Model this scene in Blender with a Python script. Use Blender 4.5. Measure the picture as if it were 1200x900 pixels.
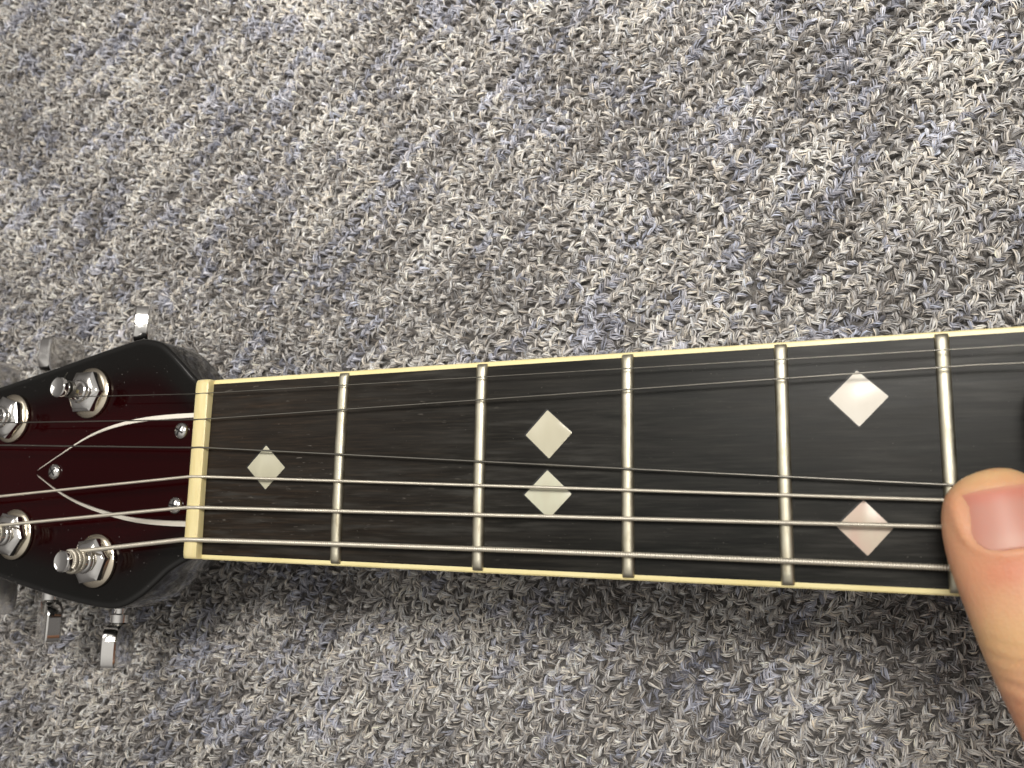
import bpy, bmesh, math, random
import numpy as np
from mathutils import Vector, Matrix

for o in list(bpy.data.objects):
    bpy.data.objects.remove(o)
S = bpy.context.scene
COL = S.collection
MM = 0.001
H = 55.0            # fretboard surface above the carpet backing, mm

# ------------------------------------------------------------------ camera
cam_d = bpy.data.cameras.new('camera')
cam = bpy.data.objects.new('camera', cam_d)
COL.objects.link(cam)
S.camera = cam
RC = np.array([[0.94195575, 0.01768939, -0.33527072],
               [-0.03909591, -0.98603794, -0.16186627],
               [-0.33345297, 0.16557858, -0.92811252]])
CAM = np.array([143.822, -15.347, 183.957])
m = Matrix.Identity(4)
for i in range(3):
    m[i][0] = RC[0][i]
    m[i][1] = -RC[1][i]
    m[i][2] = -RC[2][i]
m[0][3], m[1][3], m[2][3] = CAM[0]*MM, CAM[1]*MM, (CAM[2]+H)*MM
cam.matrix_world = m
cam_d.sensor_fit = 'HORIZONTAL'
cam_d.sensor_width = 36
cam_d.lens = 1075/1200*36
cam_d.clip_start = 0.005
cam_d.clip_end = 50
cam_d.dof.use_dof = True
cam_d.dof.focus_distance = 0.215
cam_d.dof.aperture_fstop = 26

# ------------------------------------------------------------------ world, lamps, exposure
W = bpy.data.worlds.new('World')
S.world = W
W.use_nodes = True
bg = W.node_tree.nodes['Background']
# an even room: pale ceiling overhead fading to dimmer walls
_n, _l = W.node_tree.nodes, W.node_tree.links
_tc = _n.new('ShaderNodeTexCoord')
_sx = _n.new('ShaderNodeSeparateXYZ')
_cr = _n.new('ShaderNodeValToRGB')
_l.new(_tc.outputs['Generated'], _sx.inputs[0])
_l.new(_sx.outputs[2], _cr.inputs[0])
_cr.color_ramp.elements[0].position = 0.0
_cr.color_ramp.elements[0].color = (.055, .05, .046, 1)
_cr.color_ramp.elements[1].position = 1.0
_cr.color_ramp.elements[1].color = (.49, .47, .44, 1)
_e = _cr.color_ramp.elements.new(0.6)
_e.color = (.15, .14, .132, 1)
_l.new(_cr.outputs[0], bg.inputs[0])
bg.inputs[1].default_value = 1.4

def area(name, loc, target, size, size_y, power, color, spread=180):
    d = bpy.data.lights.new(name, 'AREA')
    d.shape = 'RECTANGLE'
    d.size, d.size_y = size, size_y
    d.energy = power
    d.spread = math.radians(spread)
    d.color = color
    o = bpy.data.objects.new(name, d)
    COL.objects.link(o)
    o.location = loc
    o.rotation_euler = (Vector(target)-Vector(loc)).to_track_quat('-Z', 'Y').to_euler()
    return o
area('ceiling_lamp', (0.25, 0.33, 0.95), (0.07, 0.23, 0.0), 0.22, 0.40, 1.40, (1.0, 0.955, 0.89), 53)
area('chrome_fill_light', (-0.9, 0.55, 1.5), (0.0, 0.0, 0.0), 0.9, 0.5, 3.6, (1.0, 0.96, 0.9))  # added unseen fill light, made broad to show more in the chrome

S.view_settings.view_transform = 'Standard'
S.view_settings.look = 'None'
S.view_settings.exposure = 0.0
S.view_settings.gamma = 1.0
S.view_settings.use_curve_mapping = False
S.render.engine = 'CYCLES'
S.cycles.use_denoising = True
S.cycles.max_bounces = 8

# ------------------------------------------------------------------ material helpers
def nt(mat):
    return mat.node_tree.nodes, mat.node_tree.links

def mat(name, col, rough=0.5, metal=0.0, spec=0.5, coat=0.0, **kw):
    mt = bpy.data.materials.new(name)
    mt.use_nodes = True
    b = mt.node_tree.nodes['Principled BSDF']
    b.inputs['Base Color'].default_value = (*col, 1)
    b.inputs['Roughness'].default_value = rough
    b.inputs['Metallic'].default_value = metal
    b.inputs['Specular IOR Level'].default_value = spec
    b.inputs['Coat Weight'].default_value = coat
    for k, v in kw.items():
        b.inputs[k.replace('_', ' ')].default_value = v
    return mt

def tex_coord(mt, scale=(1, 1, 1)):
    n, l = nt(mt)
    tc = n.new('ShaderNodeTexCoord')
    mp = n.new('ShaderNodeMapping')
    mp.inputs['Scale'].default_value = scale
    l.new(tc.outputs['Object'], mp.inputs['Vector'])
    return mp.outputs['Vector']

def noise(mt, vec, scale, detail=4, rough=0.6):
    n, l = nt(mt)
    t = n.new('ShaderNodeTexNoise')
    t.inputs['Scale'].default_value = scale
    t.inputs['Detail'].default_value = detail
    t.inputs['Roughness'].default_value = rough
    l.new(vec, t.inputs['Vector'])
    return t.outputs['Fac']

def ramp(mt, fac, stops):
    n, l = nt(mt)
    r = n.new('ShaderNodeValToRGB')
    cr = r.color_ramp
    while len(cr.elements) < len(stops):
        cr.elements.new(0.5)
    for e, (p, c) in zip(cr.elements, stops):
        e.position = p
        e.color = (*c, 1) if len(c) == 3 else c
    l.new(fac, r.inputs['Fac'])
    return r.outputs['Color']

def mixc(mt, fac, a, b, mode='MIX'):
    n, l = nt(mt)
    x = n.new('ShaderNodeMix')
    x.data_type = 'RGBA'
    x.blend_type = mode
    for s, v in ((x.inputs[0], fac), (x.inputs[6], a), (x.inputs[7], b)):
        if hasattr(v, 'is_linked'):
            l.new(v, s)
        elif isinstance(v, (int, float)):
            s.default_value = v
        else:
            s.default_value = (*v, 1)
    return x.outputs[2]

def bump(mt, height, strength, dist, to=None):
    n, l = nt(mt)
    b = n.new('ShaderNodeBump')
    b.inputs['Strength'].default_value = strength
    b.inputs['Distance'].default_value = dist
    l.new(height, b.inputs['Height'])
    l.new(b.outputs['Normal'], n['Principled BSDF'].inputs['Normal'])

def setc(mt, sock, out):
    n, l = nt(mt)
    l.new(out, n['Principled BSDF'].inputs[sock])

# chrome
M = {}
M['chrome'] = mat('chrome', (0.82, 0.81, 0.79), 0.07, 1.0)
v = tex_coord(M['chrome'])
setc(M['chrome'], 'Roughness', ramp(M['chrome'], noise(M['chrome'], v, 700, 3), [(0.35, (.05,)*3), (0.75, (.16,)*3)]))
M['nickel'] = mat('nickel_wire', (0.70, 0.655, 0.555), 0.45, 0.72)
M['plain'] = mat('plain_steel', (0.23, 0.22, 0.195), 0.36, 1.0)
M['dull_washer'] = mat('worn_washer', (0.80, 0.72, 0.58), 0.2, 1.0)

# fret wire
f = M['fret'] = mat('nickel_silver_fret', (0.78, 0.75, 0.64), 0.3, 1.0)
v = tex_coord(f, (1, .35, 1))
setc(f, 'Base Color', ramp(f, noise(f, v, 500, 5, .7), [(0.3, (.36, .32, .23)), (0.46, (.52, .49, .385)), (0.7, (.60, .57, .47))]))
setc(f, 'Roughness', ramp(f, noise(f, v, 900, 4), [(0.3, (.36,)*3), (0.7, (.58,)*3)]))

# ebony fretboard
f = M['ebony'] = mat('ebony', (0.02, 0.018, 0.015), 0.42, spec=0.13)
v = tex_coord(f, (0.05, 1, 1))
g1 = noise(f, v, 1900, 6, .65)
v2 = tex_coord(f, (0.14, 1, 1))
g2 = noise(f, v2, 260, 4, .6)
c = ramp(f, g1, [(0.30, (.004, .0038, .0034)), (0.52, (.0095, .009, .0078)), (0.78, (.026, .0235, .020))])
n_, l_ = nt(f)
tc = n_.new('ShaderNodeTexCoord')
sx = n_.new('ShaderNodeSeparateXYZ')
l_.new(tc.outputs['Object'], sx.inputs[0])
mr = n_.new('ShaderNodeMapRange')
mr.inputs[1].default_value, mr.inputs[2].default_value = 0.0, 0.11
l_.new(sx.outputs[0], mr.inputs[0])
brown = ramp(f, mr.outputs[0], [(0.0, (1.7, 1.12, .72)), (0.7, (1.05, 1.0, .90)), (1.0, (.90, 1.0, .97))])
c = mixc(f, 1.0, c, brown, 'MULTIPLY')
c = mixc(f, ramp(f, g2, [(.4, (0,)*3), (.75, (.4,)*3)]), c, (.034, .031, .027))
# pale scuffs and dust near the nut
v3 = tex_coord(f, (0.22, 1, 1))
sc = noise(f, v3, 1500, 3, .5)
msk = noise(f, tex_coord(f), 55, 2, .5)
scm = mixc(f, 1.0, ramp(f, sc, [(.66, (0,)*3), (.74, (1,)*3)]), ramp(f, msk, [(.47, (0,)*3), (.60, (.8,)*3)]), 'MULTIPLY')
scm = mixc(f, 1.0, scm, ramp(f, mr.outputs[0], [(0.25, (1,)*3), (0.75, (.12,)*3)]), 'MULTIPLY')
c = mixc(f, scm, c, (.16, .145, .125))
# long grey worn streaks between the strings
wst = noise(f, tex_coord(f, (0.09, 1, 1)), 620, 5, .6)
wmk = noise(f, tex_coord(f, (0.5, 1, 1)), 38, 2, .5)
c = mixc(f, mixc(f, 1.0, ramp(f, wst, [(.48, (0,)*3), (.72, (1,)*3)]), ramp(f, wmk, [(.40, (0,)*3), (.62, (.6,)*3)]), 'MULTIPLY'), c, (.062, .060, .054))
dust = noise(f, tex_coord(f), 2600, 1, .4)
c = mixc(f, ramp(f, dust, [(.79, (0,)*3), (.82, (.5,)*3)]), c, (.25, .23, .2))
setc(f, 'Base Color', c)
setc(f, 'Roughness', ramp(f, g2, [(0.3, (.32,)*3), (0.7, (.42,)*3)]))
bump(f, g1, 0.25, 0.00004)

# ivoroid binding and bone nut
f = M['binding'] = mat('aged_ivoroid', (0.74, 0.62, 0.30), 0.35)
v = tex_coord(f, (.15, 1, 1))
setc(f, 'Base Color', ramp(f, noise(f, v, 400, 4), [(.3, (.78, .66, .30)), (.7, (.88, .79, .44))]))
f = M['nut'] = mat('aged_bone', (0.72, 0.60, 0.33), 0.28)
v = tex_coord(f, (1, .12, 1))
setc(f, 'Base Color', ramp(f, noise(f, v, 900, 4), [(.3, (.74, .62, .30)), (.7, (.82, .72, .40))]))
f.node_tree.nodes['Principled BSDF'].inputs['Subsurface Weight'].default_value = 0.12
f.node_tree.nodes['Principled BSDF'].inputs['Subsurface Radius'].default_value = (.002, .0014, .0006)

# mother of pearl
def pearl(name, a, b, seed):
    f = mat(name, a, 0.16, spec=0.35)
    n, l = nt(f)
    tc = n.new('ShaderNodeTexCoord')
    mp = n.new('ShaderNodeMapping')
    mp.inputs['Location'].default_value = (seed*.13, seed*.07, seed*.31)
    mp.inputs['Rotation'].default_value = (0, 0, seed*1.3)
    mp.inputs['Scale'].default_value = (1, .3, 1)
    l.new(tc.outputs['Object'], mp.inputs['Vector'])
    g = noise(f, mp.outputs['Vector'], 130, 3, .5)
    setc(f, 'Base Color', ramp(f, g, [(.32, a), (.52, b), (.70, tuple(x*.93 for x in a))]))
    setc(f, 'Roughness', ramp(f, g, [(.3, (.18,)*3), (.7, (.30,)*3)]))
    return f
PEARL = [pearl('pearl_grey', (.46, .44, .33), (.52, .50, .38), 1),
         pearl('pearl_pale', (.52, .49, .37), (.58, .55, .42), 2),
         pearl('pearl_green', (.57, .52, .40), (.58, .58, .45), 3),
         pearl('pearl_white', (.74, .69, .60), (.78, .74, .66), 4),
         pearl('pearl_pink', (.62, .44, .37), (.60, .52, .42), 5)]

# burst lacquer: dark red in the middle, black at the edge of the headstock
f = M['lacquer'] = mat('red_burst_lacquer', (.02, 0, 0), 0.1, spec=0.2, coat=0.0)
n_, l_ = nt(f)
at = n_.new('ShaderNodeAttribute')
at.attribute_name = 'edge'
c = ramp(f, at.outputs['Fac'], [(0.0, (.008, .008, .0075)), (0.30, (.007, .006, .0055)), (0.55, (.007, .0005, .0007)), (1.0, (.017, .0005, .001))])
setc(f, 'Base Color', c)
v = tex_coord(f)
setc(f, 'Roughness', ramp(f, noise(f, v, 90, 4), [(.3, (.05,)*3), (.75, (.13,)*3)]))
bump(f, noise(f, v, 60, 2), 0.12, 0.0005)
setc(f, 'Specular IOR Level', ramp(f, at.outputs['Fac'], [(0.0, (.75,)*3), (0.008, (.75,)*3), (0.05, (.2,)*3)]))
lint = noise(f, v, 1400, 1, .4)
setc(f, 'Base Color', mixc(f, ramp(f, lint, [(.775, (0,)*3), (.80, (.55,)*3)]), c, (.20, .19, .18)))
M['black'] = mat('black_lacquer', (.004, .004, .004), 0.16)
M['cover'] = mat('cover_plastic', (.0135, .0004, .0008), 0.12, spec=.14)
M['trim'] = mat('white_bevel', (.88, .84, .74), 0.4)
M['felt'] = mat('black_wood', (.006, .005, .005), 0.3)

# skin
f = M['skin'] = mat('skin', (.62, .36, .22), 0.48, spec=0.4)
n_, l_ = nt(f)
at = n_.new('ShaderNodeAttribute')
at.attribute_name = 'tint'
v = tex_coord(f)
mott = noise(f, v, 160, 3, .6)
c = mixc(f, .25, at.outputs['Color'], ramp(f, mott, [(.3, (.62, .32, .18)), (.7, (.80, .53, .30))]))
setc(f, 'Base Color', c)
b = n_['Principled BSDF']
b.inputs['Subsurface Weight'].default_value = 0.35
b.inputs['Subsurface Radius'].default_value = (.0035, .0014, .0007)
b.inputs['Subsurface Scale'].default_value = 1.0
vr = n_.new('ShaderNodeTexVoronoi')
vr.inputs['Scale'].default_value = 1500
l_.new(v, vr.inputs['Vector'])
bump(f, vr.outputs['Distance'], 0.25, 0.0002)
f = M['nail'] = mat('finger_nail', (.72, .36, .29), 0.42, coat=.0, spec=.4, Subsurface_Weight=.3)
f.node_tree.nodes['Principled BSDF'].inputs['Subsurface Radius'].default_value = (.003, .0012, .0008)
n_, l_ = nt(f)
at = n_.new('ShaderNodeAttribute')
at.attribute_name = 'tint'
setc(f, 'Base Color', at.outputs['Color'])
f.node_tree.nodes['Principled BSDF'].inputs['Coat Roughness'].default_value = 0.25

# carpet
f = M['yarn'] = mat('wool_yarn', (.3, .3, .3), 0.85, spec=0.15)
n_, l_ = nt(f)
at = n_.new('ShaderNodeAttribute')
at.attribute_name = 'tint'
setc(f, 'Base Color', at.outputs['Color'])
f.node_tree.nodes['Principled BSDF'].inputs['Sheen Weight'].default_value = 0.12
f = M['backing'] = mat('carpet_backing', (.16, .15, .15), 0.95, spec=0.05)
v = tex_coord(f)
setc(f, 'Base Color', ramp(f, noise(f, v, 420, 5, .7), [(.3, (.08, .074, .07)), (.5, (.20, .19, .183)), (.7, (.36, .34, .31))]))
bump(f, noise(f, v, 420, 5, .7), 0.9, 0.004)

# ------------------------------------------------------------------ mesh helpers
def link(name, me, mt, parent=None):
    o = bpy.data.objects.new(name, me)
    COL.objects.link(o)
    if mt is not None and not me.materials:
        me.materials.append(mt)
    if parent is not None:
        o.parent = parent
        o.matrix_parent_inverse = Matrix.Identity(4)
    return o

def smooth(me, angle=None):
    for p in me.polygons:
        p.use_smooth = True
    if angle is not None:
        me.set_sharp_from_angle(angle=math.radians(angle))

def mesh(name, verts, faces, sm=None, s=MM):
    me = bpy.data.meshes.new(name)
    me.from_pydata([(x*s, y*s, z*s) for x, y, z in verts], [], faces)
    me.validate()
    bm = bmesh.new()
    bm.from_mesh(me)
    bmesh.ops.recalc_face_normals(bm, faces=bm.faces)
    bm.to_mesh(me)
    bm.free()
    if sm is not None:
        smooth(me, sm)
    return me

def loft(rings, cap=True, closed=True):
    n = len(rings[0])
    V = [tuple(p) for r in rings for p in r]
    F = []
    for i in range(len(rings)-1):
        for j in range(n if closed else n-1):
            k = (j+1) % n
            F.append((i*n+j, i*n+k, (i+1)*n+k, (i+1)*n+j))
    if cap:
        F.append(tuple(range(n-1, -1, -1)))
        F.append(tuple((len(rings)-1)*n+j for j in range(n)))
    return V, F

def frames(pts):
    pts = np.array(pts, float)
    T = np.gradient(pts, axis=0)
    T /= np.linalg.norm(T, axis=1)[:, None]
    up = np.array([0, 0, 1.0])
    if abs(T[0] @ up) > .9:
        up = np.array([1.0, 0, 0])
    N = np.cross(T[0], up)
    N /= np.linalg.norm(N)
    Ns = [N]
    for i in range(1, len(pts)):
        N = Ns[-1]-T[i]*(Ns[-1] @ T[i])
        N /= np.linalg.norm(N)
        Ns.append(N)
    Ns = np.array(Ns)
    return pts, T, Ns, np.cross(T, Ns)

def tube(pts, rad, sides=10):
    P, T, N, Bn = frames(pts)
    rad = np.broadcast_to(rad, (len(P),))
    a = np.linspace(0, 2*np.pi, sides, endpoint=False)
    rings = [[P[i]+rad[i]*(math.cos(t)*N[i]+math.sin(t)*Bn[i]) for t in a] for i in range(len(P))]
    return loft(rings)

def lathe(profile, sides=32):
    rings = []
    for r, z in profile:
        rings.append([(r*math.cos(2*math.pi*k/sides), r*math.sin(2*math.pi*k/sides), z) for k in range(sides)])
    return loft(rings)

def join(*parts):
    V, F = [], []
    for v, f in parts:
        o = len(V)
        V += list(v)
        F += [tuple(i+o for i in q) for q in f]
    return V, F

def xf(vf, fn):
    return [fn(*p) for p in vf[0]], vf[1]

def catmull(pts, n):
    P = np.array(pts, float)
    P = np.vstack([2*P[0]-P[1], P, 2*P[-1]-P[-2]])
    out = []
    for i in range(1, len(P)-2):
        for t in np.linspace(0, 1, n, endpoint=False):
            a, b, c, d = P[i-1:i+3]
            out.append(.5*((2*b)+(-a+c)*t+(2*a-5*b+4*c-d)*t*t+(-a+3*b-3*c+d)*t**3))
    out.append(P[-2])
    return np.array(out)

# ------------------------------------------------------------------ carpet (the surface it lies on)
ground = link('carpet_floor', mesh('carpet_floor', [(-3000, -3000, 0.4), (3000, -3000, 0.4), (3000, 3000, 0.4), (-3000, 3000, 0.4)], [(0, 1, 2, 3)]), M['backing'])
ground['kind'] = 'structure'
ground['label'] = 'grey and blue flecked carpet floor under the guitar neck'

def carpet():
    rng = np.random.default_rng(7)
    ang = math.radians(41)
    dr = np.array([math.cos(ang), math.sin(ang)])
    pr = np.array([-math.sin(ang), math.cos(ang)])
    row, step = 3.3, 0.95
    x0, x1, y0, y1 = -195, 240, -135, 225
    cx, cy = (x0+x1)/2, (y0+y1)/2
    hl = 300
    rows = np.arange(-hl, hl, row)
    cols = np.arange(-hl, hl, step)
    rr, ss = np.meshgrid(rows, cols, indexing='ij')
    ss = ss+rng.uniform(0, step, (len(rows), 1))
    ridx = np.broadcast_to(np.arange(len(rows))[:, None], rr.shape)
    side = np.where((np.arange(len(cols))[None, :] % 2) == 0, 1.0, -1.0)*np.ones_like(rr)
    wob = .7*np.sin(ss*.11+ridx*.5)+.9*np.sin(ss*.037+ridx*.13)
    u = (ss+rng.normal(0, .38, rr.shape)).ravel()
    w = (rr+wob+side*.7+rng.normal(0, .30, rr.shape)).ravel()
    rdg = (np.cos(np.pi*(ridx+side*.21))*.5+.5).ravel()   # every second row stands proud
    side = side.ravel()
    P = np.c_[cx+u*dr[0]+w*pr[0], cy+u*dr[1]+w*pr[1]]
    ridx = ridx.ravel()
    ok = (P[:, 0] > x0) & (P[:, 0] < x1) & (P[:, 1] > y0) & (P[:, 1] < y1)
    P, side, ridx, u, rdg = P[ok], side[ok], ridx[ok], u[ok], rdg[ok]
    ne = 22000
    hgt0 = np.r_[rng.uniform(.9, 2.0, len(P))+1.35*rdg, rng.uniform(.4, 1.5, ne)]
    Pe = np.c_[rng.uniform(x0, x1, ne), rng.uniform(y0, y1, ne)]
    qe = Pe-np.array([cx, cy])
    P = np.vstack([P, Pe])
    side = np.r_[side, np.where(rng.random(ne) < .5, 1.0, -1.0)]
    ridx = np.r_[ridx, np.round((qe @ pr+hl)/row).astype(int)]
    u = np.r_[u, qe @ dr]
    nb = len(P)
    # low-frequency value noise for colour patches along the yarn
    def vn(x, y, seed):
        xi, yi = np.floor(x).astype(int), np.floor(y).astype(int)
        fx, fy = x-xi, y-yi
        fx, fy = fx*fx*(3-2*fx), fy*fy*(3-2*fy)
        def hsh(a, b):
            t = np.sin(a*127.1+b*311.7+seed*74.7)*43758.5453
            return t-np.floor(t)
        return (hsh(xi, yi)*(1-fx)+hsh(xi+1, yi)*fx)*(1-fy)+(hsh(xi, yi+1)*(1-fx)+hsh(xi+1, yi+1)*fx)*fy
    la = vn(u*.045, np.floor(ridx/2)*.91+.3, 1)*.7+vn(P[:, 0]*.05, P[:, 1]*.05, 2)*.3
    bl = vn(u*.11, ridx*.9+.1, 5)*.8+vn(P[:, 0]*.03, P[:, 1]*.03, 6)*.2
    nf, ns = 6, 4                       # fibres in a bundle, points along a fibre
    heading = ang+side*(math.radians(44)+rng.normal(0, .22, nb))+rng.normal(0, .16, nb)
    flip = rng.random(nb) < .05
    heading = np.where(flip, rng.uniform(0, 2*np.pi, nb), heading)
    L = rng.uniform(2.0, 4.2, nb)
    Wd = rng.uniform(.36, .78, nb)
    hgt = hgt0
    curve = rng.normal(0, .42, nb)
    tilt = rng.normal(0, .5, nb)
    t = np.linspace(0, 1, ns)
    fo = (np.arange(nf)-(nf-1)/2)/((nf-1)/2)
    fo = fo[None, :]+rng.normal(0, .3, (nb, nf))
    tj = rng.normal(0, .06, (nb, nf))
    Lf = L[:, None]*rng.uniform(.8, 1.12, (nb, nf))
    T = t[None, None, :]
    lens = np.sin(np.pi*np.clip(T*.86+.07, 0, 1))**.8
    along = (T-.5+tj[..., None])*Lf[..., None]
    across = fo[..., None]*Wd[:, None, None]*lens+curve[:, None, None]*(np.sin(np.pi*T)-.6)
    zz = .3+hgt[:, None, None]*np.sin(np.pi*np.clip(T*.9+.06, 0, 1))**.75*(1-.16*fo[..., None]**2)+tilt[:, None, None]*(T-.5)+tilt[:, None, None]*.5*fo[..., None]
    zz = zz+rng.normal(0, .12, (nb, nf))[..., None]+rng.normal(0, .07, (nb, nf, ns))
    across = across+rng.normal(0, .07, (nb, nf, ns))
    ch, sh = np.cos(heading)[:, None, None], np.sin(heading)[:, None, None]
    X = P[:, 0][:, None, None]+along*ch-across*sh
    Y = P[:, 1][:, None, None]+along*sh+across*ch
    C3 = np.stack([X, Y, zz], -1)        # nb,nf,ns,3
    roll = rng.normal(0, .55, (nb, nf))[..., None]
    hw = (.135*rng.uniform(.6, 1.4, (nb, nf)))[..., None]*np.array([.45, 1.0, .95, .3])
    ox = -sh*np.cos(roll)*hw
    oy = ch*np.cos(roll)*hw
    oz = np.sin(roll)*hw
    O = np.stack([ox, oy, oz], -1)
    V = np.stack([C3-O, C3+O], 3)        # nb,nf,ns,2,3
    V = V.reshape(-1, 3)*MM
    nfib = nb*nf
    base = (np.arange(nfib)*ns*2)[:, None]
    q = []
    for k in range(ns-1):
        q.append(np.stack([base[:, 0]+2*k, base[:, 0]+2*k+1, base[:, 0]+2*k+3, base[:, 0]+2*k+2], -1))
    Q = np.stack(q, 1).reshape(-1, 4)
    me = bpy.data.meshes.new('carpet_pile')
    me.vertices.add(len(V))
    me.vertices.foreach_set('co', V.astype(np.float32).ravel())
    me.loops.add(Q.size)
    me.loops.foreach_set('vertex_index', Q.astype(np.int32).ravel())
    me.polygons.add(len(Q))
    me.polygons.foreach_set('loop_start', np.arange(0, Q.size, 4, dtype=np.int32))
    me.polygons.foreach_set('use_smooth', np.ones(len(Q), dtype=bool))
    me.update(calc_edges=True)
    # fibre colours
    pal = np.array([[.15, .137, .128], [.39, .373, .362], [.63, .608, .58], [.90, .857, .785]])
    k = np.clip((la-.5)*.72+.48+rng.normal(0, .19, nb), 0, .999)[:, None]+rng.normal(0, .23, (nb, nf))
    k = np.clip(k, 0, .999)*3
    i0 = np.floor(k).astype(int)
    fr = (k-i0)[..., None]
    colr = pal[i0]*(1-fr)+pal[np.minimum(i0+1, 3)]*fr
    isb = (bl+rng.normal(0, .10, nb) > .695)[:, None, None]
    colb = np.array([.36, .385, .50])*(.45+1.15*(k/3)[..., None])
    colr = np.where(isb, .45*colr+.55*colb, colr)
    warm = rng.normal(0, .04, (nb, nf, 1))*np.array([1, .2, -1])
    colr = np.clip(colr*(1+warm)*rng.uniform(.8, 1.2, (nb, nf, 1)), .02, .9)
    ca = me.color_attributes.new('tint', 'FLOAT_COLOR', 'POINT')
    cc = np.ones((nb, nf, ns*2, 4), np.float32)
    cc[..., :3] = colr[:, :, None, :]
    ca.data.foreach_set('color', cc.ravel())
    o = link('carpet_pile', me, M['yarn'])
    o['kind'] = 'stuff'
    o['label'] = 'heathered grey, cream and slate blue twisted wool carpet pile'
    o['category'] = 'carpet'
carpet()

# ------------------------------------------------------------------ the guitar
guitar = bpy.data.objects.new('electric_guitar', None)
COL.objects.link(guitar)
guitar.location = (0, 0, H*MM)
guitar.empty_display_size = 0.02
guitar['label'] = 'guitar with dark diamond inlaid fretboard and glossy red burst headstock on carpet'
guitar['category'] = 'guitar'

SCALE = 648.0
def fx(n): return SCALE*(1-2**(-n/12))
XE = 372.0
def hw(x): return (43.4+(48.4-43.4)*x/fx(5))/2
BW = 1.15           # binding width

# fretboard: a slightly crowned slab between the bindings
xs = np.linspace(0.0, XE, 40)
def slab(inset, z0, z1, crown=0.0, nv=9):
    rings = []
    for x in xs:
        h = hw(x)-inset
        ys = np.linspace(-h, h, nv)
        rings.append([(x, y, z1-crown*(y/h)**2) for y in ys]+[(x, h, z0), (x, -h, z0)])
    return loft(rings)
fretboard = link('fretboard', mesh('fretboard', *slab(BW, -5.5, 0.0, .35), sm=30), M['ebony'], guitar)
for s in (1, -1):
    rings = []
    for x in xs:
        h = hw(x)
        prof = [(h-BW, -5.5), (h-BW, -.36), (h-.35, -.40), (h-.08, -.62), (h, -.95), (h, -5.5)]
        rings.append([(x, s*y, z) for y, z in prof])
    link('binding', mesh('binding', *loft(rings), sm=35), M['binding'], fretboard)

# frets
def fret_mesh(n):
    x = fx(n)
    h = hw(x)-.55
    prof = []
    for a in np.linspace(0, math.pi, 11):
        ca, sa = math.cos(a), math.sin(a)
        prof.append((1.30*math.copysign(abs(ca)**.85, ca), 1.10*sa**.8))
    rings = []
    stn = np.r_[-h, -h+.12, -h+.45, -h+.95, np.linspace(-h+2.2, h-2.2, 14), h-.95, h-.45, h-.12, h]
    for y in stn:
        d = h-abs(y)
        k = min(1.0, .30+.70*math.sqrt(max(0, d/1.0))) if d < 1.0 else 1.0
        zc = -.35*(y/(h))**2
        kw = .86+.14*k
        r = [(x+px*kw, y, zc+max(pz*k, 0)) for px, pz in prof]
        r += [(x-1.1, y, zc-.5), (x+1.1, y, zc-.5)]
        rings.append(r)
    return mesh('fret', *loft(rings), sm=50)
for n in range(1, 15):
    if fx(n) < XE-4:
        link('fret', fret_mesh(n), M['fret'], fretboard)

# pearl diamonds let into the board
INL = [[(16.34, 5.19), (21.86, -0.09), (16.86, -5.14), (11.5, 0.0)],
       [(85.81, 11.55), (91.29, 6.62), (86.31, 1.23), (81.03, 6.29)],
       [(85.96, -1.18), (91.29, -6.16), (86.36, -11.28), (80.94, -6.35)],
       [(147.52, 17.35), (152.93, 12.13), (147.52, 6.54), (142.32, 12.09)],
       [(147.68, -7.21), (152.59, -12.33), (147.98, -17.44), (142.77, -12.14)]]
for off in ((202.5, 0), (255, 0)):
    INL.append([(off[0]+a, off[1]+b) for a, b in ((0, 5.2), (5.3, 0), (0, -5.2), (-5.3, 0))])
M['filler'] = mat('black_filler', (.004, .004, .004), 0.5)
ILAB = ['greyish pearl diamond inlay next to the nut', 'upper pearl diamond of the pair before the third fret',
        'lower pearl diamond crossed by strings before the third fret', 'bright white pearl diamond before the fifth fret',
        'pinkish pearl diamond beside the thumb']
def bz(y, x): return -.35*(y/(hw(x)-BW))**2
for i, q in enumerate(INL):
    c0 = np.mean(q, axis=0)
    def ringp(k, zz, sh=(0, 0)):
        out = []
        for a in range(4):
            A, Bq = np.array(q[a]), np.array(q[(a+1) % 4])
            for t in (0.02, .5, .98):        # tiny softened corners
                P_ = c0+(A+(Bq-A)*t-c0)*k
                out.append((P_[0]+sh[0], P_[1]+sh[1], bz(P_[1], c0[0])+zz))
        return out
    o = link('inlay', mesh('inlay', *loft([ringp(1, -.3), ringp(1, .03), ringp(.985, .05)]), sm=25), PEARL[i % 5], fretboard)
    if i < 5:
        o['label'] = ILAB[i]
    link('inlay_filler', mesh('inlay_filler', *loft([ringp(1.055, -.3, (-.12, .1)), ringp(1.055, .012, (-.12, .1))])), M['filler'], fretboard)

# nut
rings = []
NW = 21.55
for y in np.r_[-NW, -NW+.25, -NW+.7, np.linspace(-NW+1.5, NW-1.5, 30), NW-.7, NW-.25, NW]:
    d = NW-abs(y)
    k = min(1, .72+.28*math.sqrt(min(1, d/.7)))
    top = 1.75*k+(0 if d > .7 else -.1)
    rings.append([(-.02, y, -6.5), (-.02, y, top-.9), (-.25, y, top-.28), (-.9, y, top), (-2.4, y, top-.05), (-3.9, y, top-.45), (-4.65, y, top-1.2), (-4.9, y, top-2.2), (-4.9, y, -6.5)])
link('nut', mesh('nut', *loft(rings), sm=45), M['nut'], guitar)

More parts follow.
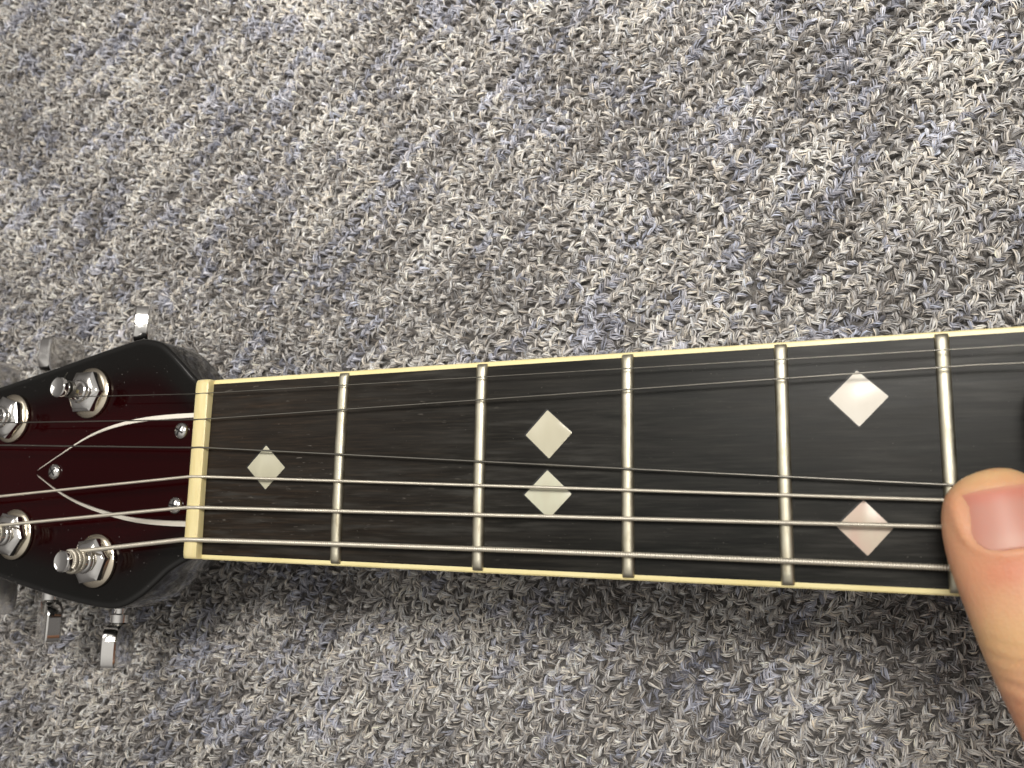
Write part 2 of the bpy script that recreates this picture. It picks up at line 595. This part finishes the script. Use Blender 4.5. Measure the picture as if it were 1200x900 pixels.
# neck shaft
rings = []
for x in np.linspace(-4.9, XE, 30):
    h = hw(max(x, 0))-.08
    pr = [(h, -5.5)]
    for a in np.linspace(0, math.pi, 17):
        pr.append((h*math.copysign(abs(math.cos(a))**.75, math.cos(a)), -8.0-13.0*math.sin(a)**.9))
    pr.append((-h, -5.5))
    rings.append([(x, y, z) for y, z in pr])
link('neck_shaft', mesh('neck_shaft', *loft(rings), sm=40), M['black'], guitar)

# ------------------------------------------------------------------ headstock, tilted back 5 degrees
AL = math.radians(5)
ca, sa = math.cos(AL), math.sin(AL)
def hs(u, v, h):
    return (-5.0-u*ca-h*sa, v, -6.0-u*sa+h*ca)
TOP = [(0.0, 21.4), (4.6, 23.1), (9.5, 27.1), (14.9, 31.6), (19.1, 34.2), (25.0, 35.4), (30, 34.9), (40.7, 32.9), (59.8, 29.1), (79.7, 25.3), (100, 21.5), (120, 17.5), (128, 12)]
BOT = [(0.0, -21.4), (3.2, -22.0), (9.6, -25.0), (14.3, -28.6), (19.1, -32.0), (24.9, -34.6), (31.2, -35.1), (45.3, -33.6), (60.3, -31.0), (70.9, -28.9), (100, -22), (120, -17.5), (128, -12)]
ot = catmull(TOP, 5)
ob = catmull(BOT, 5)
outl = np.vstack([ot, [(130.5, 6)], [(131, 0)], [(130.5, -6)], ob[::-1]])
cen = np.array([55.0, 0.0])
def hs_mesh():
    V, F, E = [], [], []
    seg = outl
    n = len(seg)
    # inward normals of the outline
    tg = np.roll(seg, -1, 0)-np.roll(seg, 1, 0)
    tg /= np.linalg.norm(tg, axis=1)[:, None]
    nin = np.c_[tg[:, 1], -tg[:, 0]]
    nin *= np.sign(((cen-seg)*nin).sum(1))[:, None]
    nin[0] = nin[-1] = 0
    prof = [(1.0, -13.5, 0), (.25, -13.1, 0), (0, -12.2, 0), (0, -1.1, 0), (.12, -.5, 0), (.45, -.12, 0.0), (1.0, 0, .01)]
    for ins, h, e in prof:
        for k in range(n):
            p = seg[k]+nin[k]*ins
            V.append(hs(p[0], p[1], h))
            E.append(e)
    m_ = len(prof)
    # inner rings of the face shrink toward the centreline
    ks = [.94, .88, .80, .70, .58, .45, .3, .15, 0.0]
    for kk in ks:
        for k in range(n):
            p = seg[k]+nin[k]*1.0
            V.append(hs(p[0] if p[0] < 110 else 110+(p[0]-110)*kk, p[1]*kk, 0))
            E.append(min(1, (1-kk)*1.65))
    tot = m_+len(ks)
    for r in range(tot-1):
        for k in range(n):
            k2 = (k+1) % n
            F.append((r*n+k, r*n+k2, (r+1)*n+k2, (r+1)*n+k))
    F.append(tuple(range(n)))
    me = bpy.data.meshes.new('headstock')
    me.from_pydata([(x*MM, y*MM, z*MM) for x, y, z in V], [], F)
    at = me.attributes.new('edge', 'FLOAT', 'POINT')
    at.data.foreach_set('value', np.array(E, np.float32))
    bm = bmesh.new()
    bm.from_mesh(me)
    bmesh.ops.remove_doubles(bm, verts=bm.verts, dist=1e-6)
    bmesh.ops.recalc_face_normals(bm, faces=bm.faces)
    bm.to_mesh(me)
    bm.free()
    smooth(me, 40)
    return me
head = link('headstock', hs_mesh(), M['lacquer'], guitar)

def hsmesh(name, vf, sm=40):
    return mesh(name, *xf(vf, hs), sm=sm)

# truss rod cover with white bevelled trim
CU = catmull([(59.3, .45), (57.9, 1.1), (50.5, 4.7), (42.5, 8.4), (35.3, 10.7), (26.2, 12.35), (15.9, 13.1), (.4, 13.3)], 5)
CL = catmull([(59.3, -.45), (57.9, -1.0), (50.5, -4.7), (42.5, -7.7), (33.0, -10.1), (22.5, -11.9), (12, -12.6), (.4, -12.8)], 5)
pl = np.vstack([CU, CL[::-1]])
cvr = [[(p[0], p[1], z) for p in pl] for z in (.05, 1.3)]
cover = link('truss_rod_cover', hsmesh('truss_rod_cover', loft(cvr), 30), M['cover'], head)
for C_, s in ((CU, 1), (CL, -1)):
    rings = []
    for i, p in enumerate(C_[3:]):
        t = i/(len(C_)-4)
        wdt = .75+.6*min(1, t*1.15)
        tg = C_[min(i+4, len(C_)-1)]-C_[max(i+2, 0)]
        nn = np.array([-tg[1], tg[0]])/np.linalg.norm(tg)
        if nn[1]*s < 0:
            nn = -nn
        a, b_ = p-nn*.12, p+nn*(wdt-.12)
        rings.append([(a[0], a[1], .02), (a[0], a[1], 1.34), (b_[0], b_[1], .5), (b_[0], b_[1], .02)])
    link('white_trim', hsmesh('white_trim', loft(rings), 30), M['trim'], head)

def screw_at(u, v, h0, rot, r=2.15):
    prof = [(r, 0), (r, .35), (r*.86, .75), (r*.55, 1.02), (r*.2, 1.1), (.01, 1.1)]
    c_, s_ = math.cos(rot), math.sin(rot)
    body = lathe(prof, 20)
    sl = []
    for ax in (0, 1):
        w_, l_ = .2, r*.62
        d = (l_, w_) if ax == 0 else (w_, l_)
        P_ = [(-d[0], -d[1]), (d[0], -d[1]), (d[0], d[1]), (-d[0], d[1])]
        P_ = [(x*c_-y*s_, x*s_+y*c_) for x, y in P_]
        sl.append(loft([[(x, y, .6) for x, y in P_], [(x, y, 1.12+.01*ax) for x, y in P_]]))
    o = link('screw', hsmesh('screw', xf(body, lambda x, y, z: (u+x, v+y, h0+z)), 40), M['chrome'], head)
    return o, sl
for u_, v_, r_ in ((7.6, 9.9, .5), (7.7, -8.8, .2), (51.8, .2, .9)):
    o, sl = screw_at(u_, v_, 1.3, r_)
    # cross recess as dark slots set into the head
    link('screw_slot', hsmesh('screw_slot', xf(join(*sl), lambda x, y, z: (u_+x, v_+y, 1.3+z)), 30), M['filler'], head)

# tuners
TUN = [(42.1, 21.4, 1, 42.6, -36), (72.4, 15.6, 1, 76.5, -6), (101.5, 10.5, 1, 105.0, 0),
       (34.5, -23.1, -1, 43.0, -27), (66.3, -16.8, -1, 70.8, -62), (96.0, -11.0, -1, 97.0, 12)]
def edge_v(u, s):
    c_ = ot if s > 0 else ob
    return float(np.interp(u, c_[:, 0], c_[:, 1]))
TLAB = ['machine head holding the thin treble string', 'machine head with a broad tilted button beside the thin treble string one', 'machine head hidden past the frame on the treble side',
        'machine head wrapped by the thick wound bass string', 'machine head next to the thick bass string one', 'machine head hidden past the frame on the bass side']
for i, (u, v_, s, bu, brot) in enumerate(TUN):
    t = bpy.data.objects.new('tuner', None)
    COL.objects.link(t)
    t.parent = guitar
    t.empty_display_size = .005
    P = lambda x, y, z, u=u, v_=v_: (u+x, v_+y, z)
    wash = lathe([(6.7, .0), (6.9, .25), (6.85, .9), (6.3, 1.3), (5.3, 1.5), (3.0, 1.5)], 40)
    link('washer', hsmesh('washer', xf(wash, P), 35), M['dull_washer'], t)
    hexr = []
    for r_, z in ((5.9, 1.45), (6.15, 1.75), (6.15, 3.1), (5.3, 3.7), (4.3, 4.0), (3.3, 4.15)):
        ring = []
        for k in range(24):
            a = 2*math.pi*k/24+.3*i
            loc = ((a-.3*i) % (math.pi/3))-math.pi/6
            rr = r_*math.cos(math.pi/6)/math.cos(loc) if r_ > 5.2 else r_*.93
            ring.append((rr*math.cos(a), rr*math.sin(a), z))
        hexr.append(ring)
    link('hex_nut', hsmesh('hex_nut', xf(loft(hexr), P), 28), M['chrome'], t)
    post = lathe([(3.25, 3.6), (3.25, 4.4), (3.0, 4.9), (2.55, 5.1), (2.35, 5.6), (1.85, 6.6), (1.75, 7.6), (1.95, 8.6), (2.4, 9.2), (2.65, 9.5), (2.72, 10.1), (2.66, 10.9), (2.4, 11.15), (1.9, 11.0), (.01, 10.95)], 32)
    link('post', hsmesh('post', xf(post, P), 40), M['chrome'], t)
    # gear box behind the headstock
    gb = loft([[(u+x, v_+y, z) for x, y in ((-7, -7), (7, -7), (7, 7), (-7, 7))] for z in (-13.6, -22.0)])
    link('gear_box', hsmesh('gear_box', gb, 30), M['chrome'], t)
    # shaft and button
    ev = edge_v(bu, s)
    hz = -17.0
    v0, v1 = v_, ev+s*(5.2 if s > 0 else 7.2)
    sh_ = tube([(bu, v0+(v1-v0)*k, hz) for k in (0, .3, .6, .9, 1)], 1.6, 14)
    col_ = tube([(bu, v1-s*3.2, hz), (bu, v1-s*2.9, hz), (bu, v1-s*.8, hz), (bu, v1-s*.4, hz)], [2.1, 2.6, 2.6, 2.0], 16)
    link('button_shaft', hsmesh('button_shaft', join(sh_, col_), 40), M['chrome'], t)
    # flat rounded paddle: outline in (length along v, width), thickness with bevels
    ol = []
    for (lv, wd) in ((0, 3.0), (.5, 4.6), (1.3, 6.2), (2.2, 6.9), (4.5, 7.2), (7.5, 7.2), (10.0, 7.0), (10.9, 6.5), (11.3, 5.0), (11.4, 2.0)):
        ol.append((lv, wd))
    full = ol+[(a, -b_) for a, b_ in ol[::-1]]
    cr, sr = math.cos(math.radians(brot)), math.sin(math.radians(brot))
    rings = []
    for th, k in ((-2.1, .86), (-2.0, .95), (-1.6, 1.0), (1.6, 1.0), (2.0, .95), (2.1, .86)):
        ring = []
        for lv, wd in full:
            lv2 = 5.9+(lv-5.9)*(k if k == 1 else k+.06)
            w2 = wd*k
            du, dh = th*cr+w2*sr, w2*cr-th*sr
            ring.append((bu+du, v1-s*.3+s*lv2, hz+dh))
        rings.append(ring)
    link('button', hsmesh('button', loft(rings), 32), M['chrome'], t)
    t['label'] = TLAB[i]

# ------------------------------------------------------------------ strings
STR = {
 'e': [(-1.1, 18.03, 1.5), (30.0, 18.48, 1.7), (76.47, 18.96, 2.0), (108.8, 19.39, 2.2), (138.54, 19.71, 2.5), (165.91, 20.06, 2.7), (175.53, 20.23, 2.8), (360, 23.0, 4.0)],
 'b': [(-1.53, 11.67, 1.5), (41.45, 13.02, 1.7), (66.69, 13.82, 2.0), (107.9, 15.04, 2.2), (140.73, 16.05, 2.5), (161.5, 16.85, 2.6), (175.34, 17.36, 2.8), (360, 16.5, 4.0)],
 'g': [(-1.41, 4.72, 1.5), (41.93, 2.56, 1.6), (66.95, 0.95, 1.7), (107.69, -1.31, 1.7), (140.02, -3.37, 1.6), (161.57, -4.49, 1.4), (172, -5.0, 1.3), (360, 4.0, 4.0)],
 'd': [(-1.77, -2.25, 1.5), (42.29, -3.41, 1.7), (67.09, -4.21, 1.7), (107.66, -5.5, 1.7), (139.9, -6.64, 1.6), (160.02, -7.23, 1.5), (172, -7.7, 1.4), (360, -4, 4.0)],
 'a': [(-1.76, -9.66, 1.6), (42.68, -10.06, 1.8), (67.32, -10.4, 1.8), (107.64, -11.1, 1.8), (139.72, -11.68, 1.7), (159.74, -12.1, 1.6), (172, -12.4, 1.5), (360, -12, 4.0)],
 'E': [(-2.23, -17.1, 1.7), (43.11, -17.33, 1.9), (67.57, -17.71, 1.9), (107.61, -18.31, 1.9), (139.47, -18.75, 1.8), (160.74, -19.14, 1.7), (172, -19.4, 1.6), (360, -20, 4.0)]}
SR = {'e': .12, 'b': .17, 'g': .22, 'd': .36, 'a': .45, 'E': .60}
TI = {'e': 0, 'b': 1, 'g': 2, 'd': 5, 'a': 4, 'E': 3}
SLAB = {'e': 'thinnest plain steel string at the far edge of the fretboard', 'b': 'second thin plain string', 'g': 'plain steel string bent toward the thumb',
        'd': 'thin wound string', 'a': 'medium wound string', 'E': 'thick ribbed wound bass string'}
for k, pts in STR.items():
    r = SR[k]
    WH = 6.0 if k in 'Ea' else 6.9      # winding height on the post
    u, v_, s, bu, brot = TUN[TI[k]]
    y0 = pts[0][1]
    fp = np.array(pts[:-1])
    fp = fp[fp[:, 0] < 170]
    cy, cz = np.polyfit(fp[:, 0], fp[:, 1], 2 if k == 'E' else 1), np.polyfit(fp[:, 0], fp[:, 2], 1)
    gx = np.r_[np.linspace(-1.2, 168, 40), np.linspace(180, 360, 8)]
    xa = 168.0
    ya, za = np.polyval(cy, xa), np.polyval(cz, xa)
    tb = np.clip((gx-xa)/(360-xa), 0, 1)
    main = np.c_[gx, np.where(gx <= xa, np.polyval(cy, gx), ya+(pts[-1][1]-ya)*tb), np.where(gx <= xa, np.polyval(cz, gx), za+(pts[-1][2]-za)*tb)]
    main[0, 2] = max(main[0, 2], 1.66+r*.3)
    y0 = main[0, 1]
    # over the nut and down to the post: touch the post on its inner side
    pu, pv = u, v_-s*(1.85+r)
    pend = np.array(hs(pu, pv, WH))
    nutb = np.array((-4.2, y0, 1.35))
    ang0 = -s*math.pi/2
    head_pts = [pend+(nutb-pend)*t for t in (0, .02, .25, .5, .75, .97)]
    head_pts.append(np.array((-3.4, y0, 1.62)))
    # windings round the post
    turns = 2.4 if k != 'e' else 4.2
    wp = []
    nw = int(turns*22)
    dz = (2*r+.04)
    for q in range(nw, -1, -1):
        a = ang0-s*2*math.pi*q/22*1.0
        hh = WH-dz*q/22
        if k in 'eEa':
            hh = WH+dz*q/22
        rr = 2.0+r+.05*math.sin(q)
        wp.append(np.array(hs(u+rr*math.cos(a), v_+rr*math.sin(a), hh)))
    P3 = np.array(wp+head_pts+list(main))
    d = np.linalg.norm(np.diff(P3, axis=0), axis=1)
    P3 = P3[np.r_[True, d > .02]]
    if k in 'daE':
        L = np.r_[0, np.cumsum(np.linalg.norm(np.diff(P3, axis=0), axis=1))]
        pitch = {'E': .50, 'a': .42, 'd': .36}[k]
        nS = min(int(L[-1]/pitch)*4, 6000)
        sgrid = np.linspace(0, L[-1], nS)
        Q3 = np.c_[[np.interp(sgrid, L, P3[:, j]) for j in range(3)]].T
        rad = r*np.array([.80, .94, 1.04, .94])[np.arange(nS) % 4]
        vf = tube(Q3, rad, 8)
        o = link('string', mesh('string', *vf, sm=None), M['nickel'], guitar)
        smooth(o.data)
    else:
        vf = tube(P3, r, 10)
        o = link('string', mesh('string', *vf, sm=60), M['plain'], guitar)
    o['label'] = SLAB[k]
# cut end of the treble string sticking up from its post
e0 = [hs(42.1+1.6, 21.4+1.2, 7.6), hs(42.1+.9, 21.4+3.0, 8.4), hs(42.1-.6, 21.4+4.2, 8.9)]
link('string_end', mesh('string_end', *tube(catmull(e0, 4), .14, 8), sm=60), M['plain'], guitar)

# ------------------------------------------------------------------ black block wedged between the second and third strings
rings = []
for z, k in ((.6, .9), (.9, .97), (1.6, 1.0), (7.5, 1.0), (9.0, .97), (9.8, .9), (10.1, .8)):
    ring = []
    for q in range(40):
        a = 2*math.pi*q/40
        cx_, sx_ = math.cos(a), math.sin(a)
        ring.append((189.2+14.0*k*math.copysign(abs(cx_)**.45, cx_), 6.2+9.4*k*math.copysign(abs(sx_)**.5, sx_), z))
    rings.append(ring)
M['rubber'] = mat('black_rubber', (.006, .006, .006), 0.6, spec=.2)
blk = link('black_block', mesh('black_block', *loft(rings), sm=40), M['rubber'])
blk.location = (0, 0, H*MM)
blk['label'] = 'small matt black block on the fretboard between the spread strings above the thumb'
blk['category'] = 'block'

# ------------------------------------------------------------------ the hand: thumb on the strings, fingers under the neck
def ell_tube(pts, sides=28, sub=8):
    """pts: (x, y, z, half width, half height, roll)"""
    A = catmull(pts, sub)
    P = A[:, :3]
    T = np.gradient(P, axis=0)
    T /= np.linalg.norm(T, axis=1)[:, None]
    rings = []
    for i in range(len(P)):
        up = np.array([math.sin(A[i, 5]), 0, math.cos(A[i, 5])])
        sd = np.cross(T[i], up)
        sd /= np.linalg.norm(sd)
        up = np.cross(sd, T[i])
        a, b_ = max(A[i, 3], .05), max(A[i, 4], .05)
        rings.append([P[i]+sd*a*math.cos(q)+up*b_*math.copysign(abs(math.sin(q))**.95, math.sin(q)) for q in np.linspace(0, 2*math.pi, sides, endpoint=False)])
    return loft(rings)

TH = [(167.6, -2.9, 7.2, .3, .3, 0), (167.7, -3.3, 7.4, 3.8, 2.9, 0), (167.9, -4.6, 7.8, 6.2, 4.9, 0), (168.2, -7.0, 8.2, 8.1, 6.3, 0),
      (168.8, -11, 8.7, 9.2, 7.0, 0), (169.8, -16.5, 9.3, 9.5, 7.4, 0), (171.4, -23, 10.0, 9.3, 7.7, 0), (173.6, -30, 10.6, 9.4, 8.2, 0),
      (176.2, -37, 10.6, 9.4, 8.2, 0), (180.0, -46, 9.6, 9.4, 8.2, 0), (185.5, -57, 7.2, 10.0, 9.0, 0), (192, -68, 3.0, 12.0, 12, 0), (199, -80, -4.0, 15, 16, 0), (207, -93, -10.0, 16, 18, 0)]
parts = [ell_tube(TH)]
parts.append(ell_tube([(204, -70, -20, 14, 12, 0), (212, -80, -17, 20, 15, 0), (222, -96, -15, 27, 17, 0), (234, -118, -15, 33, 18, 0), (246, -142, -14, 31, 18, 0), (254, -166, -8, 27, 19, 0), (260, -194, 8, 27, 20, 0), (268, -234, 46, 31, 26, 0), (278, -276, 100, 37, 33, 0)], 36))
def finger(x0, dx, ln, r):
    P = [(x0, -92, -22, r*1.3, r*1.3, 0), (x0+dx*.1, -78, -31, r*1.15, r*1.15, 0), (x0+dx*.25, -62, -36, r*1.05, r*1.05, 0)]
    y = -62
    for k, (f_, z) in enumerate(((.30, -37.5), (.52, -37), (.68, -35), (.82, -33.0), (.93, -31.5), (.985, -31), (1.0, -31))):
        rr = r*(1.0, 1.03, .96, .93, .82, .5, .05)[k]
        P.append((x0+dx*(.25+.75*f_), -62+ln*f_, z, rr, rr*.93, 0))
    return ell_tube(P, 20, 6)
for x0, dx, ln, r in ((203, -1, 52, 8.2), (221, -3, 60, 8.4), (238, -4, 55, 8.0), (254, -5, 43, 7.0)):
    parts.append(finger(x0, dx, ln, r))
hv, hf = join(*parts)
hm = mesh('person', hv, hf)
tmp = bpy.data.objects.new('person', hm)
COL.objects.link(tmp)
md = tmp.modifiers.new('r', 'REMESH')
md.mode = 'VOXEL'
md.voxel_size = 0.75*MM
md.use_smooth_shade = True
ms = tmp.modifiers.new('s', 'SMOOTH')
ms.factor = .5
ms.iterations = 8
dg = bpy.context.evaluated_depsgraph_get()
me2 = bpy.data.meshes.new_from_object(tmp.evaluated_get(dg))
bpy.data.objects.remove(tmp)
bpy.data.meshes.remove(hm)
me2.name = 'person'
nv_ = len(me2.vertices)
co = np.empty(nv_*3, np.float32)
me2.vertices.foreach_get('co', co)
co = co.reshape(-1, 3)/MM
no = np.empty(nv_*3, np.float32)
me2.vertices.foreach_get('normal', no)
no = no.reshape(-1, 3)
# nail frame on the thumb: along the thumb (t) and across it (w)
NA = np.array([168.0, -5.5])
ND = np.array([2.3, -14.0])
ND /= np.linalg.norm(ND)
NS = np.array([-ND[1], ND[0]])
rel = co[:, :2]-NA
tt = rel @ ND
ww = rel @ NS
upm = np.clip((no[:, 2]-.05)/.4, 0, 1)*(co[:, 2] > 8)
def sst(x, a, b_):
    q = np.clip((x-a)/(b_-a), 0, 1)
    return q*q*(3-2*q)
NLEN, NHW = 10.4, 6.0
def nail_d(t_, w_):
    # signed distance-like field of the nail outline (rounded at the cuticle)
    tc_ = NLEN-4.2
    dl = np.where(t_ > tc_, np.sqrt(((t_-tc_)/4.2)**2+np.abs(w_/NHW)**2.4)-1, np.abs(w_)/NHW-1)
    return np.maximum(dl*NHW, -t_-.2)
nd = nail_d(tt, ww)
disp = np.zeros(nv_)
disp -= .35*(1-sst(nd, -.9, .25))*upm                    # bed sunk for the plate
disp += .42*np.exp(-((nd-.9)/.8)**2)*upm*sst(tt, -1, 3)     # fold round it
for tc_, am, wd_ in ((28.0, .30, .55), (30.1, .22, .5), (32.1, .34, .6), (25.7, .14, .5), (34.7, .18, .6), (37.0, .12, .6)):
    disp -= 1.7*am*np.exp(-((tt+.035*ww**2+.25*np.sin(ww*.9+tc_)-tc_)/wd_)**2)*upm*np.exp(-(ww/8.5)**2)
co2 = co+no*disp[:, None]
me2.vertices.foreach_set('co', (co2*MM).astype(np.float32).ravel())
# skin tint, paler and yellower over the knuckle and tip, pinker round the nail and base
base = np.array([.74, .385, .225])
pink = np.array([.72, .31, .185])
yel = np.array([.80, .53, .25])
red = np.array([.60, .22, .14])
tint = np.repeat(base[None], nv_, 0)
def mixt(colr, w_):
    global tint
    tint = tint*(1-w_[:, None])+colr*w_[:, None]
mixt(np.array([.68, .22, .13]), .95*np.exp(-((tt-13.4)/3.0)**2)*np.exp(-(ww/7.0)**4))
mixt(pink, .55*np.exp(-((nd-.5)/1.2)**2)*upm)
mixt(pink, .8*(1-sst(nd, -1.0, .6))*upm)
mixt(yel, .7*np.exp(-((tt-24.5)/5.0)**2))
mixt(yel, .7*np.exp(-((tt+2.5)/2.4)**2))
mixt(pink, .85*np.exp(-((tt-39)/7.0)**2))
mixt(red, .35*sst(tt, 41, 53))
mixt(pink, .45*sst(-ww, 2, 9)*np.exp(-((tt-14)/9)**2))
ca_ = me2.color_attributes.new('tint', 'FLOAT_COLOR', 'POINT')
cc = np.ones((nv_, 4), np.float32)
cc[:, :3] = tint
ca_.data.foreach_set('color', cc.ravel())
smooth(me2)
me2.materials.clear()
hand = link('person', me2, M['skin'])
hand['label'] = 'bare hand gripping the neck, thumb pressed down on the strings'
hand['category'] = 'hand'

# nail plate follows the thumb's upper surface
from mathutils.bvhtree import BVHTree
me2.update()
bvh = BVHTree.FromPolygons([tuple(c) for c in co2.tolist()], [tuple(p.vertices) for p in me2.polygons])
NT, NWN = 26, 22
V, Fq, colr = [], [], []
for a in range(NT):
    t_ = -.5+(NLEN+.4)*a/(NT-1)
    tc_ = NLEN-4.2
    lim = NHW*(1-max(0, (t_-tc_)/4.45)**2.2)**(1/2.2) if t_ > tc_ else NHW
    lim = max(lim, .3)
    for b_ in range(NWN):
        w_ = -lim+2*lim*b_/(NWN-1)
        q = NA+ND*t_+NS*w_
        hit = bvh.ray_cast(Vector((q[0], q[1], 60)), Vector((0, 0, -1)))
        z = hit[0].z if hit[0] else 14
        # smooth arched plate
        zz = z+.30-.10*(w_/NHW)**2
        if a == 0:
            zz -= .0
        V.append((q[0], q[1], zz))
        k = np.array([.60, .29, .225])
        edge_ = math.exp(-((t_-1.2)/1.3)**2)
        k = k*(1-.6*edge_)+np.array([.64, .21, .15])*.6*edge_
        side_ = (abs(w_)/NHW)**4
        k = k*(1-.4*side_)+np.array([.66, .22, .17])*.4*side_
        lun = math.exp(-(((t_-NLEN+1.2)/1.7)**2+(w_/3.8)**2))
        k = k*(1-.5*lun)+np.array([.66, .40, .31])*.5*lun
        if t_ < .35:
            k = k*.6+np.array([.76, .50, .36])*.4
        # the plate melts into the skin at its free edge and side folds
        skin_ = np.array([.74, .40, .24])
        m_ = max(math.exp(-((t_+.5)/1.0)**2), .8*(abs(w_)/NHW)**10)
        k = k*(1-m_)+skin_*m_
        colr.append(k)
tw = np.array([[(p[0]-NA[0])*ND[0]+(p[1]-NA[1])*ND[1], (p[0]-NA[0])*NS[0]+(p[1]-NA[1])*NS[1]] for p in V])
zs = np.array([p[2] for p in V])
Ad = np.c_[np.ones(len(tw)), tw[:, 0], tw[:, 0]**2, tw[:, 1], tw[:, 1]**2, tw[:, 1]**4, tw[:, 0]*tw[:, 1]**2]
wgt = np.exp(-(tw[:, 1]/5.0)**4)
cf = np.linalg.lstsq(Ad*wgt[:, None], zs*wgt, rcond=None)[0]
zf = Ad @ cf                                # one smooth arched plate
V = [(p[0], p[1], z-.02-.5*math.exp(-((q[0]+.5)/.9)**2)-.45*(abs(q[1])/NHW)**6) for p, z, q in zip(V, zf, tw)]
for a in range(NT-1):
    for b_ in range(NWN-1):
        Fq.append((a*NWN+b_, a*NWN+b_+1, (a+1)*NWN+b_+1, (a+1)*NWN+b_))
nm = mesh('nail', V, Fq, sm=60)
ca_ = nm.color_attributes.new('tint', 'FLOAT_COLOR', 'POINT')
for i, k in enumerate(colr):
    ca_.data[i].color = (*k, 1)
nail = link('nail', nm, M['nail'], hand)
sd = nail.modifiers.new('thick', 'SOLIDIFY')
sd.thickness = .35*MM
sd.offset = -1
hand.location = (0, 0, H*MM)
bpy.context.view_layer.update()
